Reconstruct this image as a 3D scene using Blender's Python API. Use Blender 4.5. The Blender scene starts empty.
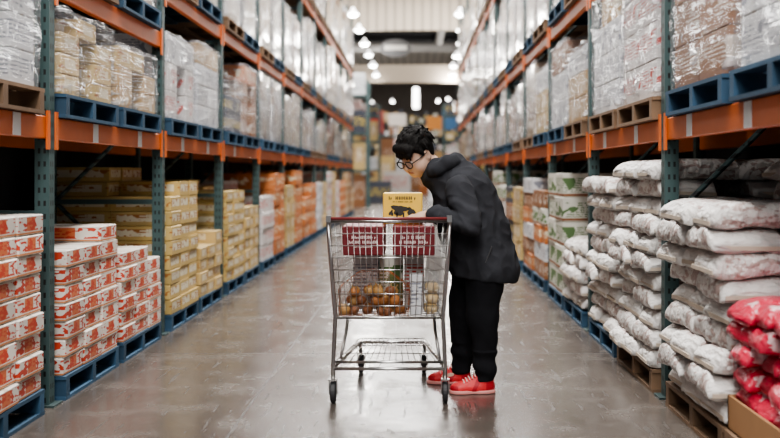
import bpy, bmesh, math, random
import numpy as np
from mathutils import Vector, Matrix, noise
random.seed(11)
S = bpy.context.scene
C = S.collection
PI = math.pi
ORD = ['first','second','third','fourth','fifth','sixth','seventh','eighth','ninth','tenth','eleventh','twelfth','thirteenth','fourteenth','fifteenth','sixteenth','seventeenth','eighteenth','nineteenth','twentieth','twenty-first','twenty-second','twenty-third','twenty-fourth']
try: S.view_settings.look='AgX - Medium High Contrast'
except Exception: pass

# ------------------------------------------------------------------ helpers
class MB:
    def __init__(s): s.v=[]; s.f=[]
    def box(s,x0,x1,y0,y1,z0,z1):
        n=len(s.v)
        s.v+=[(x0,y0,z0),(x1,y0,z0),(x1,y1,z0),(x0,y1,z0),(x0,y0,z1),(x1,y0,z1),(x1,y1,z1),(x0,y1,z1)]
        for q in ((3,2,1,0),(4,5,6,7),(0,1,5,4),(1,2,6,5),(2,3,7,6),(3,0,4,7)): s.f.append(tuple(n+i for i in q))
        return s
    def tube(s,pts,r,n=6,closed=False):
        pts=[Vector(p) for p in pts]; m=len(pts); base=len(s.v)
        for i,p in enumerate(pts):
            if closed: t=(pts[(i+1)%m]-pts[i-1])
            else: t=(pts[min(i+1,m-1)]-pts[max(i-1,0)])
            t.normalize()
            a=Vector((0,0,1)) if abs(t.z)<0.9 else Vector((1,0,0))
            u=t.cross(a).normalized(); w=t.cross(u).normalized()
            rr=r[i] if isinstance(r,(list,tuple)) else r
            for k in range(n):
                an=2*PI*k/n
                s.v.append(tuple(p+u*(rr*math.cos(an))+w*(rr*math.sin(an))))
        segs=m if closed else m-1
        for i in range(segs):
            a=base+i*n; b=base+((i+1)%m)*n
            for k in range(n):
                k2=(k+1)%n
                s.f.append((a+k,b+k,b+k2,a+k2))
        if not closed:
            s.f.append(tuple(base+k for k in range(n)))
            s.f.append(tuple(base+(m-1)*n+k for k in reversed(range(n))))
        return s
    def lathe(s,prof,c=(0,0,0),n=20,axis='z'):
        base=len(s.v)
        for (r,z) in prof:
            for k in range(n):
                a=2*PI*k/n
                p=(r*math.cos(a),r*math.sin(a),z)
                if axis=='x': p=(p[2],p[0],p[1])
                s.v.append((c[0]+p[0],c[1]+p[1],c[2]+p[2]))
        for i in range(len(prof)-1):
            for k in range(n):
                k2=(k+1)%n
                s.f.append((base+i*n+k,base+i*n+k2,base+(i+1)*n+k2,base+(i+1)*n+k))
        s.f.append(tuple(base+k for k in reversed(range(n))))
        s.f.append(tuple(base+(len(prof)-1)*n+k for k in range(n)))
        return s
    def mesh(s,name,mat=None,smooth=False,bevel=0):
        me=bpy.data.meshes.new(name); me.from_pydata(s.v,[],s.f)
        bm=bmesh.new(); bm.from_mesh(me)
        if bevel: bmesh.ops.bevel(bm,geom=list(bm.edges),offset=bevel,segments=1,affect='EDGES')
        bmesh.ops.recalc_face_normals(bm,faces=bm.faces)
        bm.to_mesh(me); bm.free()
        if smooth:
            for p in me.polygons: p.use_smooth=True
        if mat: me.materials.append(mat)
        return me

def obj(name, me, parent=None, loc=(0,0,0), rot=(0,0,0)):
    o=bpy.data.objects.new(name,me); C.objects.link(o)
    o.location=loc; o.rotation_euler=rot
    if parent: o.parent=parent
    return o
def tag(o,label,cat,group=None,kind=None):
    o['label']=label; o['category']=cat
    if group: o['group']=group
    if kind: o['kind']=kind
    return o
def thing(name,label,cat,loc=(0,0,0),rz=0,group=None):
    o=bpy.data.objects.new(name,None); C.objects.link(o)
    o.location=loc; o.rotation_euler=(0,0,rz); o.empty_display_size=.1
    return tag(o,label,cat,group)
def struct(name,mb,mat,label,cat):
    o=obj(name,mb.mesh(name,mat)); o['kind']='structure'; o['label']=label; o['category']=cat
    return o

# ------------------------------------------------------------------ materials
def newmat(name):
    m=bpy.data.materials.new(name); m.use_nodes=True
    nt=m.node_tree; return m,nt,nt.nodes['Principled BSDF']
def MA(nt,op,a,b=None):
    n=nt.nodes.new('ShaderNodeMath'); n.operation=op
    for i,x in enumerate((a,b)):
        if x is None: continue
        if isinstance(x,(int,float)): n.inputs[i].default_value=x
        else: nt.links.new(x,n.inputs[i])
    return n.outputs[0]
def MIX(nt,f,a,b,mode='MIX'):
    n=nt.nodes.new('ShaderNodeMixRGB'); n.blend_type=mode
    for i,x in enumerate((f,a,b)):
        if isinstance(x,(int,float)): n.inputs[i].default_value=x
        elif isinstance(x,tuple): n.inputs[i].default_value=(x[0],x[1],x[2],1)
        else: nt.links.new(x,n.inputs[i])
    return n.outputs[0]
def NOISE(nt,vec,scale,detail=2,sc=(1,1,1)):
    mp=nt.nodes.new('ShaderNodeMapping'); mp.inputs['Scale'].default_value=sc
    nt.links.new(vec,mp.inputs['Vector'])
    n=nt.nodes.new('ShaderNodeTexNoise'); n.inputs['Scale'].default_value=scale; n.inputs['Detail'].default_value=detail
    nt.links.new(mp.outputs[0],n.inputs['Vector']); return n.outputs['Fac']
def CELL(nt,vec,sc,off=.137):
    s=nt.nodes.new('ShaderNodeSeparateXYZ'); nt.links.new(vec,s.inputs[0])
    c=nt.nodes.new('ShaderNodeCombineXYZ')
    for i in range(3): nt.links.new(MA(nt,'FLOOR',MA(nt,'ADD',MA(nt,'MULTIPLY',s.outputs[i],sc[i]),off)),c.inputs[i])
    w=nt.nodes.new('ShaderNodeTexWhiteNoise'); w.noise_dimensions='3D'; nt.links.new(c.outputs[0],w.inputs['Vector'])
    return w.outputs['Value'],s
def BUMP(nt,b,h,st,dist=.01):
    n=nt.nodes.new('ShaderNodeBump'); n.inputs['Strength'].default_value=st; n.inputs['Distance'].default_value=dist
    nt.links.new(h,n.inputs['Height']); nt.links.new(n.outputs[0],b.inputs['Normal'])
def RND(nt,lo,hi):
    oi=nt.nodes.new('ShaderNodeObjectInfo')
    return MA(nt,'ADD',MA(nt,'MULTIPLY',oi.outputs['Random'],hi-lo),lo)
def GREY(nt,v):
    cc=nt.nodes.new('ShaderNodeCombineXYZ')
    for i in range(3): nt.links.new(v,cc.inputs[i])
    return cc.outputs[0]
def plain(name,col,rough=.6,metal=0,var=.15,scale=12,bump=0,rnd=0.0,spec=.5):
    m,nt,b=newmat(name); tc=nt.nodes.new('ShaderNodeTexCoord')
    f=NOISE(nt,tc.outputs['Object'],scale,4)
    v=MA(nt,'ADD',MA(nt,'MULTIPLY',f,2*var),1-var)
    if rnd: v=MA(nt,'MULTIPLY',v,RND(nt,1-rnd,1+rnd))
    c=MIX(nt,1.0,col,GREY(nt,v),'MULTIPLY')
    nt.links.new(c,b.inputs['Base Color']); b.inputs['Roughness'].default_value=rough; b.inputs['Metallic'].default_value=metal
    b.inputs['Specular IOR Level'].default_value=spec
    if bump: BUMP(nt,b,f,bump)
    return m
def ATTR(nt,n):
    a=nt.nodes.new('ShaderNodeAttribute'); a.attribute_name=n; return a.outputs['Vector']
def printed(name,base,ink,lo=.2,hi=.75,sx=16,sz=30,th=.5,ink2=None,rough=.55,tape=True,text=.5,logo=True,panel=None,pw=.36):
    m,nt,b=newmat(name); gen=ATTR(nt,'gen'); loc=ATTR(nt,'loc')
    tc=nt.nodes.new('ShaderNodeTexCoord')
    g=nt.nodes.new('ShaderNodeSeparateXYZ'); nt.links.new(gen,g.inputs[0])
    nn=nt.nodes.new('ShaderNodeSeparateXYZ'); nt.links.new(tc.outputs['Normal'],nn.inputs[0])
    nz=MA(nt,'ABSOLUTE',nn.outputs[2]); side=MA(nt,'LESS_THAN',nz,.5)
    z=g.outputs[2]
    band=MA(nt,'MULTIPLY',MA(nt,'GREATER_THAN',z,lo),MA(nt,'LESS_THAN',z,hi))
    big=NOISE(nt,loc,1,1,(sx*.5,sx*.5,sz*.35))
    cell,_=CELL(nt,loc,(70,70,90))
    s=nt.nodes.new('ShaderNodeSeparateXYZ'); nt.links.new(loc,s.inputs[0])
    rows=MA(nt,'LESS_THAN',MA(nt,'FRACT',MA(nt,'MULTIPLY',s.outputs[2],45)),.5)
    txt=MA(nt,'MULTIPLY',MA(nt,'MULTIPLY',MA(nt,'GREATER_THAN',cell,.3),rows),MA(nt,'LESS_THAN',big,text))
    t=txt
    if logo:
        lg=MA(nt,'MULTIPLY',MA(nt,'GREATER_THAN',NOISE(nt,loc,1,1,(sx,sx,sz)),th),MA(nt,'GREATER_THAN',big,text-.03))
        t=MA(nt,'MAXIMUM',txt,lg)
    col=base
    if panel:
        ax=MA(nt,'ABSOLUTE',MA(nt,'SUBTRACT',g.outputs[0],.5)); ay=MA(nt,'ABSOLUTE',MA(nt,'SUBTRACT',g.outputs[1],.5))
        inn=MA(nt,'LESS_THAN',MA(nt,'MINIMUM',ax,ay),pw)
        pm=MA(nt,'MULTIPLY',MA(nt,'MULTIPLY',inn,band),side)
        col=MIX(nt,pm,base,panel)
    mask=MA(nt,'MULTIPLY',MA(nt,'MULTIPLY',band,side),t)
    col=MIX(nt,mask,col,ink)
    if ink2:
        b2=MA(nt,'MULTIPLY',MA(nt,'MULTIPLY',MA(nt,'LESS_THAN',z,lo*.75),MA(nt,'GREATER_THAN',z,.04)),side)
        col=MIX(nt,b2,col,ink2)
    if tape:
        tp=MA(nt,'MULTIPLY',MA(nt,'GREATER_THAN',nz,.5),MA(nt,'LESS_THAN',MA(nt,'ABSOLUTE',MA(nt,'SUBTRACT',g.outputs[1],.5)),.07))
        col=MIX(nt,MA(nt,'MULTIPLY',tp,.5),col,(.35,.24,.13))
    col=MIX(nt,1.0,col,GREY(nt,RND(nt,.74,1.1)),'MULTIPLY')
    nt.links.new(col,b.inputs['Base Color']); b.inputs['Roughness'].default_value=rough
    return m
def wrapped(name,base,alt,rough=.3,gx=.36,gz=.27):
    m,nt,b=newmat(name); tc=nt.nodes.new('ShaderNodeTexCoord')
    o=nt.nodes.new('ShaderNodeSeparateXYZ'); nt.links.new(tc.outputs['Object'],o.inputs[0])
    cz=MA(nt,'DIVIDE',o.outputs[2],gz); cy=MA(nt,'DIVIDE',MA(nt,'ADD',o.outputs[1],5),gx); cx=MA(nt,'DIVIDE',MA(nt,'ADD',o.outputs[0],5),gx)
    lz=MA(nt,'LESS_THAN',MA(nt,'FRACT',cz),.08)
    ly=MA(nt,'LESS_THAN',MA(nt,'FRACT',cy),.06)
    line=MA(nt,'MAXIMUM',lz,ly)
    cc=nt.nodes.new('ShaderNodeCombineXYZ')
    for i,q in enumerate((cx,cy,cz)): nt.links.new(MA(nt,'FLOOR',q),cc.inputs[i])
    wn=nt.nodes.new('ShaderNodeTexWhiteNoise'); wn.noise_dimensions='4D'; nt.links.new(cc.outputs[0],wn.inputs['Vector']); nt.links.new(RND(nt,0,40),wn.inputs['W'])
    cell=wn.outputs['Value']
    f=NOISE(nt,tc.outputs['Object'],1,3,(7,7,16))
    a=MA(nt,'GREATER_THAN',MA(nt,'ADD',f,MA(nt,'MULTIPLY',cell,.3)),.66)
    col=MIX(nt,a,base,alt)
    col=MIX(nt,MA(nt,'GREATER_THAN',cell,.72),col,MIX(nt,.7,alt,(.30,.15,.06)))
    col=MIX(nt,1.0,col,GREY(nt,MA(nt,'ADD',MA(nt,'MULTIPLY',cell,.55),.50)),'MULTIPLY')
    col=MIX(nt,MA(nt,'MULTIPLY',line,.7),col,(.04,.04,.04))
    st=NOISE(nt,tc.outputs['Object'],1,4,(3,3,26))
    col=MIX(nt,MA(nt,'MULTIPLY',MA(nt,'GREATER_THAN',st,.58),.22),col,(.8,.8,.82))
    col=MIX(nt,1.0,col,GREY(nt,RND(nt,.62,1.12)),'MULTIPLY')
    nt.links.new(col,b.inputs['Base Color']); b.inputs['Roughness'].default_value=rough
    b.inputs['Coat Weight'].default_value=1; b.inputs['Coat Roughness'].default_value=.08
    BUMP(nt,b,MA(nt,'ADD',st,NOISE(nt,tc.outputs['Object'],6,3)),.5,.02)
    return m
def emis(name,col,st):
    m,nt,b=newmat(name); b.inputs['Base Color'].default_value=(*col,1)
    b.inputs['Emission Color'].default_value=(*col,1); b.inputs['Emission Strength'].default_value=st
    return m

M={}
M['orange']=plain('orange_paint',(.70,.16,.035),.45,0,.12,6,0,.06)
def post_mat():
    m,nt,b=newmat('green_post_paint'); tc=nt.nodes.new('ShaderNodeTexCoord')
    o=nt.nodes.new('ShaderNodeSeparateXYZ'); nt.links.new(tc.outputs['Object'],o.inputs[0])
    fz=MA(nt,'ABSOLUTE',MA(nt,'SUBTRACT',MA(nt,'FRACT',MA(nt,'DIVIDE',o.outputs[2],.075)),.5))
    dz=MA(nt,'LESS_THAN',fz,.2)
    ax=MA(nt,'ABSOLUTE',o.outputs[0]); ay=MA(nt,'ABSOLUTE',o.outputs[1])
    dx=MA(nt,'LESS_THAN',MA(nt,'ABSOLUTE',MA(nt,'SUBTRACT',MA(nt,'MINIMUM',ax,ay),.016)),.007)
    col=MIX(nt,MA(nt,'MULTIPLY',dz,dx),(.055,.098,.098),(.01,.012,.012))
    nt.links.new(col,b.inputs['Base Color']); b.inputs['Roughness'].default_value=.5
    return m
M['post']=post_mat()
M['steel']=plain('dark_steel',(.06,.09,.09),.5,.3)
M['chrome']=plain('cart_chrome',(.46,.45,.44),.28,1,.08,30)
M['blue']=plain('blue_pallet_paint',(.028,.075,.13),.7,0,.35,9,.2,.25)
M['wood']=plain('raw_pallet_wood',(.20,.125,.075),.8,0,.3,9,.2,.2)
M['dark']=plain('dark_shade_and_fittings',(.022,.022,.024),.9)
M['cardboard']=plain('corrugated_cardboard',(.34,.18,.08),.8,0,.12,8)
P={}
P['redwhite']=printed('red_white_print',(.73,.67,.60),(.54,.06,.03),.20,.90,17,36,.54,(.56,.22,.09),.55,True,.45,True,(.60,.17,.07),.17)
P['yellow']=printed('yellow_print',(.56,.40,.15),(.40,.16,.04),.30,.80,16,26,.60,None,.55,True,.42,True,(.72,.66,.50),.40)
P['tan']=printed('tan_print',(.45,.28,.12),(.66,.58,.45),.15,.85,10,12,.56)
P['cream']=printed('cream_print',(.56,.40,.17),(.36,.15,.05),.28,.8,12,20,.60,None,.55,True,.45,True,(.70,.61,.43),.30)
P['white']=printed('white_print',(.66,.66,.67),(.25,.26,.3),.2,.8,9,12,.60)
P['whitered']=printed('white_red_print',(.66,.62,.60),(.55,.06,.04),.3,.8,9,12,.60)
P['brown']=printed('brown_print',(.27,.115,.045),(.60,.50,.42),.25,.8,7,9,.60)
P['navy']=printed('navy_print',(.045,.05,.07),(.62,.46,.10),.3,.7,10,12,.58)
P['orange']=printed('orange_print',(.55,.18,.05),(.8,.7,.5),.3,.75,10,14,.56)
P['green']=printed('green_print',(.70,.68,.60),(.10,.18,.06),.2,.8,8,8,.50,(.25,.1,.04))
P['red']=plain('dark_red_card',(.15,.008,.012),.55,0,.1,20)
P['yellowbox']=plain('yellow_card',(.80,.50,.07),.5,0,.05,20)
Wm={}
Wm['white']=wrapped('wrapped_white',(.62,.62,.64),(.36,.32,.29))
Wm['whitered']=wrapped('wrapped_white_red',(.60,.57,.56),(.38,.10,.07))
Wm['tan']=wrapped('wrapped_tan',(.46,.28,.12),(.60,.50,.36))
Wm['brown']=wrapped('wrapped_brown',(.24,.11,.05),(.5,.40,.32))
Wm['navy']=wrapped('wrapped_navy',(.06,.07,.10),(.5,.38,.12))
Wm['orange']=wrapped('wrapped_orange',(.50,.18,.06),(.62,.52,.42))
def film_mat(name,amin,gain,amax,off=.22):
    m,nt,b=newmat(name); tc=nt.nodes.new('ShaderNodeTexCoord')
    a=NOISE(nt,tc.outputs['Object'],1,5,(3,3,24)); a2=NOISE(nt,tc.outputs['Object'],5,4)
    h=MA(nt,'MULTIPLY',a,a2)
    al=MA(nt,'MINIMUM',MA(nt,'MAXIMUM',MA(nt,'MULTIPLY',MA(nt,'SUBTRACT',h,off),gain),amin),amax)
    nt.links.new(al,b.inputs['Alpha'])
    b.inputs['Base Color'].default_value=(.78,.79,.82,1); b.inputs['Roughness'].default_value=.06
    b.inputs['IOR'].default_value=2.7
    BUMP(nt,b,MA(nt,'ADD',a2,MA(nt,'MULTIPLY',a,.9)),1.0,.11)
    return m
M['film']=film_mat('stretch_film',.16,3.6,.68,.245)
M['clear']=film_mat('clear_bag_film',.10,1.8,.36,.24)
M['net']=plain('brown_orange_net',(.34,.11,.035),.6)
def sack_mat(name,base,ink,th,rough,sc,amt,wr):
    m,nt,b=newmat(name); tc=nt.nodes.new('ShaderNodeTexCoord'); ob=tc.outputs['Object']
    g=nt.nodes.new('ShaderNodeSeparateXYZ'); nt.links.new(tc.outputs['Generated'],g.inputs[0])
    dx=MA(nt,'LESS_THAN',MA(nt,'ABSOLUTE',MA(nt,'SUBTRACT',g.outputs[0],.5)),.40)
    t=MA(nt,'GREATER_THAN',NOISE(nt,ob,1,2,sc),th)
    col=MIX(nt,MA(nt,'MULTIPLY',MA(nt,'MULTIPLY',dx,t),amt),base,ink)
    col=MIX(nt,1.0,col,GREY(nt,RND(nt,.78,1.05)),'MULTIPLY')
    nt.links.new(col,b.inputs['Base Color']); b.inputs['Roughness'].default_value=rough
    BUMP(nt,b,MA(nt,'ADD',NOISE(nt,ob,7,3),MA(nt,'MULTIPLY',NOISE(nt,ob,1,2,(26,9,20)),.9)),wr,.045)
    return m
M['sack']=sack_mat('white_woven_sack',(.69,.66,.63),(.32,.17,.14),.535,.45,(20,20,40),.62,.75)
M['redsack']=sack_mat('red_sack',(.60,.035,.075),(.86,.70,.70),.58,.3,(12,12,24),.8,.6)
M['seam']=plain('seam_tape',(.5,.42,.34),.7)
M['ink']=plain('dark_ink',(.03,.025,.02),.6)
M['tagw']=plain('price_card',(.8,.8,.8),.5,0,.05)

# ------------------------------------------------------------------ room
def floor_mat():
    m,nt,b=newmat('polished_concrete'); tc=nt.nodes.new('ShaderNodeTexCoord'); ob=tc.outputs['Object']
    f=NOISE(nt,ob,.9,6); f2=NOISE(nt,ob,14,5); f3=NOISE(nt,ob,3.1,6)
    col=MIX(nt,f,(.058,.047,.040),(.160,.136,.118))
    col=MIX(nt,MA(nt,'MULTIPLY',f2,.5),col,(.052,.043,.037))
    col=MIX(nt,MA(nt,'MULTIPLY',MA(nt,'GREATER_THAN',f3,.56),.16),col,(.21,.19,.17))
    o=nt.nodes.new('ShaderNodeSeparateXYZ'); nt.links.new(ob,o.inputs[0])
    j=MA(nt,'LESS_THAN',MA(nt,'FRACT',MA(nt,'DIVIDE',MA(nt,'ADD',o.outputs[1],100.6),3.6)),.0045)
    j2=MA(nt,'LESS_THAN',MA(nt,'ABSOLUTE',MA(nt,'SUBTRACT',o.outputs[0],-.95)),.006)
    jj=MA(nt,'MAXIMUM',j,j2)
    col=MIX(nt,MA(nt,'MULTIPLY',jj,.5),col,(.015,.013,.012))
    sc=NOISE(nt,ob,1,4,(22,2.2,1)); scf=MA(nt,'GREATER_THAN',sc,.64)
    col=MIX(nt,MA(nt,'MULTIPLY',scf,.35),col,(.045,.04,.036))
    nt.links.new(col,b.inputs['Base Color'])
    r=MA(nt,'ADD',MA(nt,'ADD',MA(nt,'MULTIPLY',f3,.34),MA(nt,'MULTIPLY',f2,.12)),.0)
    nt.links.new(MA(nt,'ADD',MA(nt,'ADD',r,MA(nt,'MULTIPLY',scf,.15)),MA(nt,'MULTIPLY',jj,.2)),b.inputs['Roughness'])
    b.inputs['IOR'].default_value=1.65
    BUMP(nt,b,MA(nt,'ADD',f,MA(nt,'MULTIPLY',f2,.3)),.12,.02)
    return m
struct('floor',MB().box(-16,16,-8,100,-.1,0),floor_mat(),'polished grey-brown concrete floor of the aisle','floor')
def corr(name,c1,c2,axis,per):
    m,nt,b=newmat(name); tc=nt.nodes.new('ShaderNodeTexCoord')
    o=nt.nodes.new('ShaderNodeSeparateXYZ'); nt.links.new(tc.outputs['Object'],o.inputs[0])
    w=MA(nt,'FRACT',MA(nt,'DIVIDE',MA(nt,'ADD',o.outputs[axis],50),per))
    s=MA(nt,'GREATER_THAN',w,.72)
    nt.links.new(MIX(nt,s,c1,c2),b.inputs['Base Color']); b.inputs['Roughness'].default_value=.7
    return m
struct('ceiling',MB().box(-16,16,-8,100,10.4,10.6),corr('ceiling_deck',(.26,.24,.215),(.16,.15,.14),0,.6),'corrugated metal ceiling deck','ceiling')
M['back']=plain('back_paint',(.13,.11,.095),.8)
M['duct']=plain('duct_metal',(.34,.33,.32),.5)
M['lampshell']=emis('lamp_shell',(1,.98,.95),3)
struct('wall_back',MB().box(-16,16,97,97.3,0,10.4),M['back'],'far end wall of the hall','wall')
struct('shade_sheet_left',MB().box(-3.42,-3.36,2.6,34.2,0,6.6),M['dark'],'added dark sheet standing in for the shade behind the left rack','wall')  # added sheet: stops light leaking in, its dark colour is the shade between racks
struct('shade_sheet_right',MB().box(2.74,2.80,2.6,34.2,0,6.6),M['dark'],'added dark sheet standing in for the shade behind the right rack','wall')  # same added sheet on the right, shade put in as dark colour
struct('wall_far_left',MB().box(-15.2,-15,34.5,97,0,10.4),M['back'],'far left side wall of the hall','wall')
struct('wall_far_right',MB().box(15,15.2,34.5,97,0,10.4),M['back'],'far right side wall of the hall','wall')
struct('trim_1',MB().box(-15,15,46,46.3,7.95,10.4),corr('beige_header',(.52,.44,.35),(.32,.27,.22),0,.42),'beige ribbed metal header hanging under the ceiling','header')
struct('trim_2',MB().box(-15,15,62,62.6,7.0,8.1),plain('light_header',(.50,.42,.34),.7),'pale horizontal header beam far down the hall','header')
for k in range(5):
    struct('trim_%d'%(k+3),MB().box(-15,15,50+k*3,50.25+k*3,9.2,9.9),M['dark'],'dark ceiling joist, %s beyond the ribbed header'%ORD[k],'joist')
struct('trim_8',MB().tube([(-15,58.5,8.75),(15,58.5,8.75)],.28,14),M['duct'],'round grey air duct crossing under the far ceiling','duct')
struct('trim_9',MB().tube([(1.4,47,9.0),(1.4,61,9.0)],.22,14),M['duct'],'round grey air duct running along the far ceiling','duct')

# ------------------------------------------------------------------ racks
LX,RX=-2.13,1.52; DEP=.90
BAY=2.55; NB=11
ZL=[5.75+BAY*(k-1) for k in range(NB+2)]
ZR=[5.96+BAY*(k-1) for k in range(NB+2)]
PW=.042
def post_me():
    b=MB()
    b.box(-PW,PW,-PW,-PW+.012,0,6.6); b.box(-PW,PW,PW-.012,PW,0,6.6)
    b.box(-PW,-PW+.012,-PW+.012,PW-.012,0,6.6); b.box(PW-.012,PW,-PW+.012,PW-.012,0,6.6)
    return b.mesh('post',M['post'])
PM=post_me(); FOOT=MB().box(-.08,.08,-.07,.07,0,.012).mesh('foot_plate',M['steel'])
hb=MB().box(-(DEP-2*PW)/2,(DEP-2*PW)/2,-.02,.02,-.02,.02).mesh('brace',M['post'])
db=MB(); db.tube([(-(DEP/2-PW),0,0),(DEP/2-PW,0,.8)],.018,6); DB=db.mesh('brace',M['post'])
db=MB(); db.tube([(-(DEP/2-PW),0,.8),(DEP/2-PW,0,0)],.018,6); DB2=db.mesh('brace',M['post'])
def upright(side,k,y):
    cx=LX-DEP/2 if side=='left' else RX+DEP/2
    t=thing('rack_upright_frame','dark green perforated upright frame of %s rack, %s from the front'%(side,ORD[k]),'rack upright',(cx,y,0),0,'upright frames of the %s rack'%side)
    for sx in (-1,1):
        p=obj('post',PM,t,(sx*DEP/2,0,0)); obj('foot_plate',FOOT,p,(0,0,0))
    for j,z in enumerate((.3,1.1,1.95,2.75,3.6,4.4)):
        obj('brace',hb,t,(0,0,z))
        if j<5: obj('brace',DB if j%2 else DB2,t,(0,0,z))
BM={}
def beam(side,k,y,zt,lev,back):
    L=BAY-2*PW-.004
    if 'b' not in BM:
        b=MB().box(-.025,.025,-L/2,L/2,-.13,0); BM['b']=b.mesh('beam',M['orange'],bevel=.006)
        BM['c']=MB().box(-.006,.006,-.02,.02,-.19,.03).mesh('connector',M['orange'])
    fx=(LX if side=='left' else RX); sg=1 if side=='left' else -1
    x=fx+sg*(PW-.03) if not back else fx-sg*(DEP+.012)
    t=thing('rack_beam','orange %s beam of %s rack, %s level, %s bay'%('rear' if back else 'aisle-side',side,lev,ORD[k]),'rack beam',(x,y+BAY/2,zt),0,'orange beams of the %s rack'%side)
    obj('rail',BM['b'],t)
    if not back and k<6:
        for s in (-1,1): obj('connector',BM['c'],t,(sg*.032,s*(L/2-.02),0))
def levels(side,k):
    l2=2.50 if (side=='left' and k<=1) else 2.92
    return (1.66,l2,4.72)
for side,Z in (('left',ZL),('right',ZR)):
    for k in range(NB+2): upright(side,k,Z[k])
    for k in range(NB+1):
        for lv,nm in zip(levels(side,k),('lower','middle','top')):
            if lv==1.66 or (k>0 and lv<4) or k>4:
                beam(side,k,Z[k],lv,nm,False); beam(side,k,Z[k],lv,nm,True)

# ------------------------------------------------------------------ pallets
PALW=1.06
PME={}
for cn in ('blue','wood'):
    mt=M[cn]
    full=MB()
    PME[cn]=dict(s=MB().box(-PALW/2,PALW/2,-.03,.03,.02,.12).mesh('stringer',mt),
                 d=MB().box(-.055,.055,-PALW/2,PALW/2,.12,.14).mesh('deck_board',mt),
                 b=MB().box(-.055,.055,-PALW/2,PALW/2,0,.02).mesh('bottom_board',mt))
    for y in (-.49,0,.49): full.box(-PALW/2,PALW/2,y-.03,y+.03,.02,.12)
    for x in (-.475,-.316,-.158,0,.158,.316,.475): full.box(x-.055,x+.055,-PALW/2,PALW/2,.12,.14)
    for x in (-.475,0,.475): full.box(x-.055,x+.055,-PALW/2,PALW/2,0,.02)
    PME[cn]['f']=full.mesh('pallet',mt)
def pallet(cx,cy,z,cn,where,grp):
    lab='%s wooden pallet, %s'%('blue painted' if cn=='blue' else 'bare brown',where)
    if cy<13:
        t=thing('pallet',lab,'pallet',(cx,cy,z),0,grp)
        for y in (-.49,0,.49): obj('stringer',PME[cn]['s'],t,(0,y,0))
        for x in (-.475,-.316,-.158,0,.158,.316,.475): obj('deck_board',PME[cn]['d'],t,(x,0,0))
        for x in (-.475,0,.475): obj('bottom_board',PME[cn]['b'],t,(x,0,0))
    else:
        t=tag(obj('pallet',PME[cn]['f'],None,(cx,cy,z)),lab,'pallet',grp)
    return t

# ------------------------------------------------------------------ cartons
CM={}
def set_attr(me,gen,loc):
    for nm,dat in (('gen',gen),('loc',loc)):
        a=me.attributes.new(nm,'FLOAT_VECTOR','POINT'); a.data.foreach_set('vector',np.array(dat,np.float32).ravel())
def carton_me(w,d,h,kind,var=0):
    key=(round(w,3),round(d,3),round(h,3),kind,var)
    if key not in CM:
        b=MB().box(-w/2,w/2,-d/2,d/2,0,h)
        me=b.mesh('carton',P[kind],bevel=min(.006,h*.06))
        co=[v.co.copy() for v in me.vertices]
        set_attr(me,[(c.x/w+.5,c.y/d+.5,c.z/h) for c in co],[(c.x+var*1.37,c.y+var*1.37,c.z) for c in co])
        CM[key]=me
    return CM[key]
CART=[]
def xr(side): return (-2.05,-1) if side=='left' else (1.44,1)
DESC={'redwhite':'red-printed white carton','yellow':'yellow-tan printed carton','tan':'tan printed carton','cream':'cream printed carton','white':'plain white carton','whitered':'white carton with red print','brown':'brown cardboard carton','navy':'dark carton with yellow print','orange':'orange carton','green':'white carton with green-brown picture'}
def carton_stack(side,n,y0,kind,rows,heights,h,pal='blue',kinds=None,jit=1):
    xf,sg=xr(side); cx=xf+sg*PALW/2; yc=y0+PALW/2
    nm='%s %s floor pallet'%(ORD[n],side)
    pallet(cx,yc,0,pal,'%s on the %s floor'%(ORD[n],side),'floor pallets of the %s rack'%side)
    ncol=len(heights); w=(PALW-.02)/ncol; d=(PALW-.02)/rows
    for c,hl in enumerate(heights):
        for r in range(rows):
            nl=hl[r] if isinstance(hl,(list,tuple)) else hl
            for l in range(nl):
                kd=kinds[l%len(kinds)] if kinds else kind
                loc=(xf+sg*(w*(c+.5)+random.uniform(-.006,.018)*jit),y0+.01+d*(r+.5)+random.uniform(-.003,.003),.141+h*l)
                y=loc[1]; sc=0
                if c==0: sc+=abs(xf)*1000*d/y**2*h*1000/y
                if r==0: sc+=w*h*1e6/y**2
                if c>0 and l>=(heights[0] if not isinstance(heights[0],(list,tuple)) else max(heights[0])): sc+=abs(xf)*1000*d/y**2*h*1000/y
                if l==nl-1: sc+=w*d*1e6*max(0,1.33-.141-h*nl)/y**3
                if abs(xf)*1000/(y+d/2)>(415 if side=='left' else 365): sc=0
                lab='%s, %s layer up, %s %s column, %s'%(DESC[kd],ORD[l],ORD[r],'aisle' if c==0 else 'inner',nm)
                CART.append((sc,(w-.006,d-.006,h-.003,kd,random.randrange(3)),loc,random.uniform(-.016,.016)*jit*(c==0),lab,'cartons on the '+nm))
H1=lambda Z,k:Z[k]+.12
H2=lambda Z,k:Z[k]+.12+PALW+.1
carton_stack('left',0,H2(ZL,0),'redwhite',3,[9,9],.108)
carton_stack('left',1,H1(ZL,1),'redwhite',3,[[7,7,8],8],.106)
carton_stack('left',2,H2(ZL,1),'redwhite',3,[[6,6,5],[6,7,7]],.106)
carton_stack('left',3,H1(ZL,2),'yellow',3,[[8,9,9],10],.125)
carton_stack('left',4,H2(ZL,2),'cream',3,[[4,4,5],8],.12)
carton_stack('left',5,H1(ZL,3),'yellow',3,[8,9],.125)
carton_stack('left',6,H2(ZL,3),'cream',3,[6,8],.13)
carton_stack('left',7,H1(ZL,4),'whitered',2,[4,5],.22)
carton_stack('left',8,H2(ZL,4),'orange',2,[5],.24)
ks=['cream','orange','orange','whitered','tan','orange','cream','brown','orange','whitered','tan','white','orange','cream']
kr=['white','brown','green','cream','navy','whitered','tan','orange','white','green','brown','cream']
n=9
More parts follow.
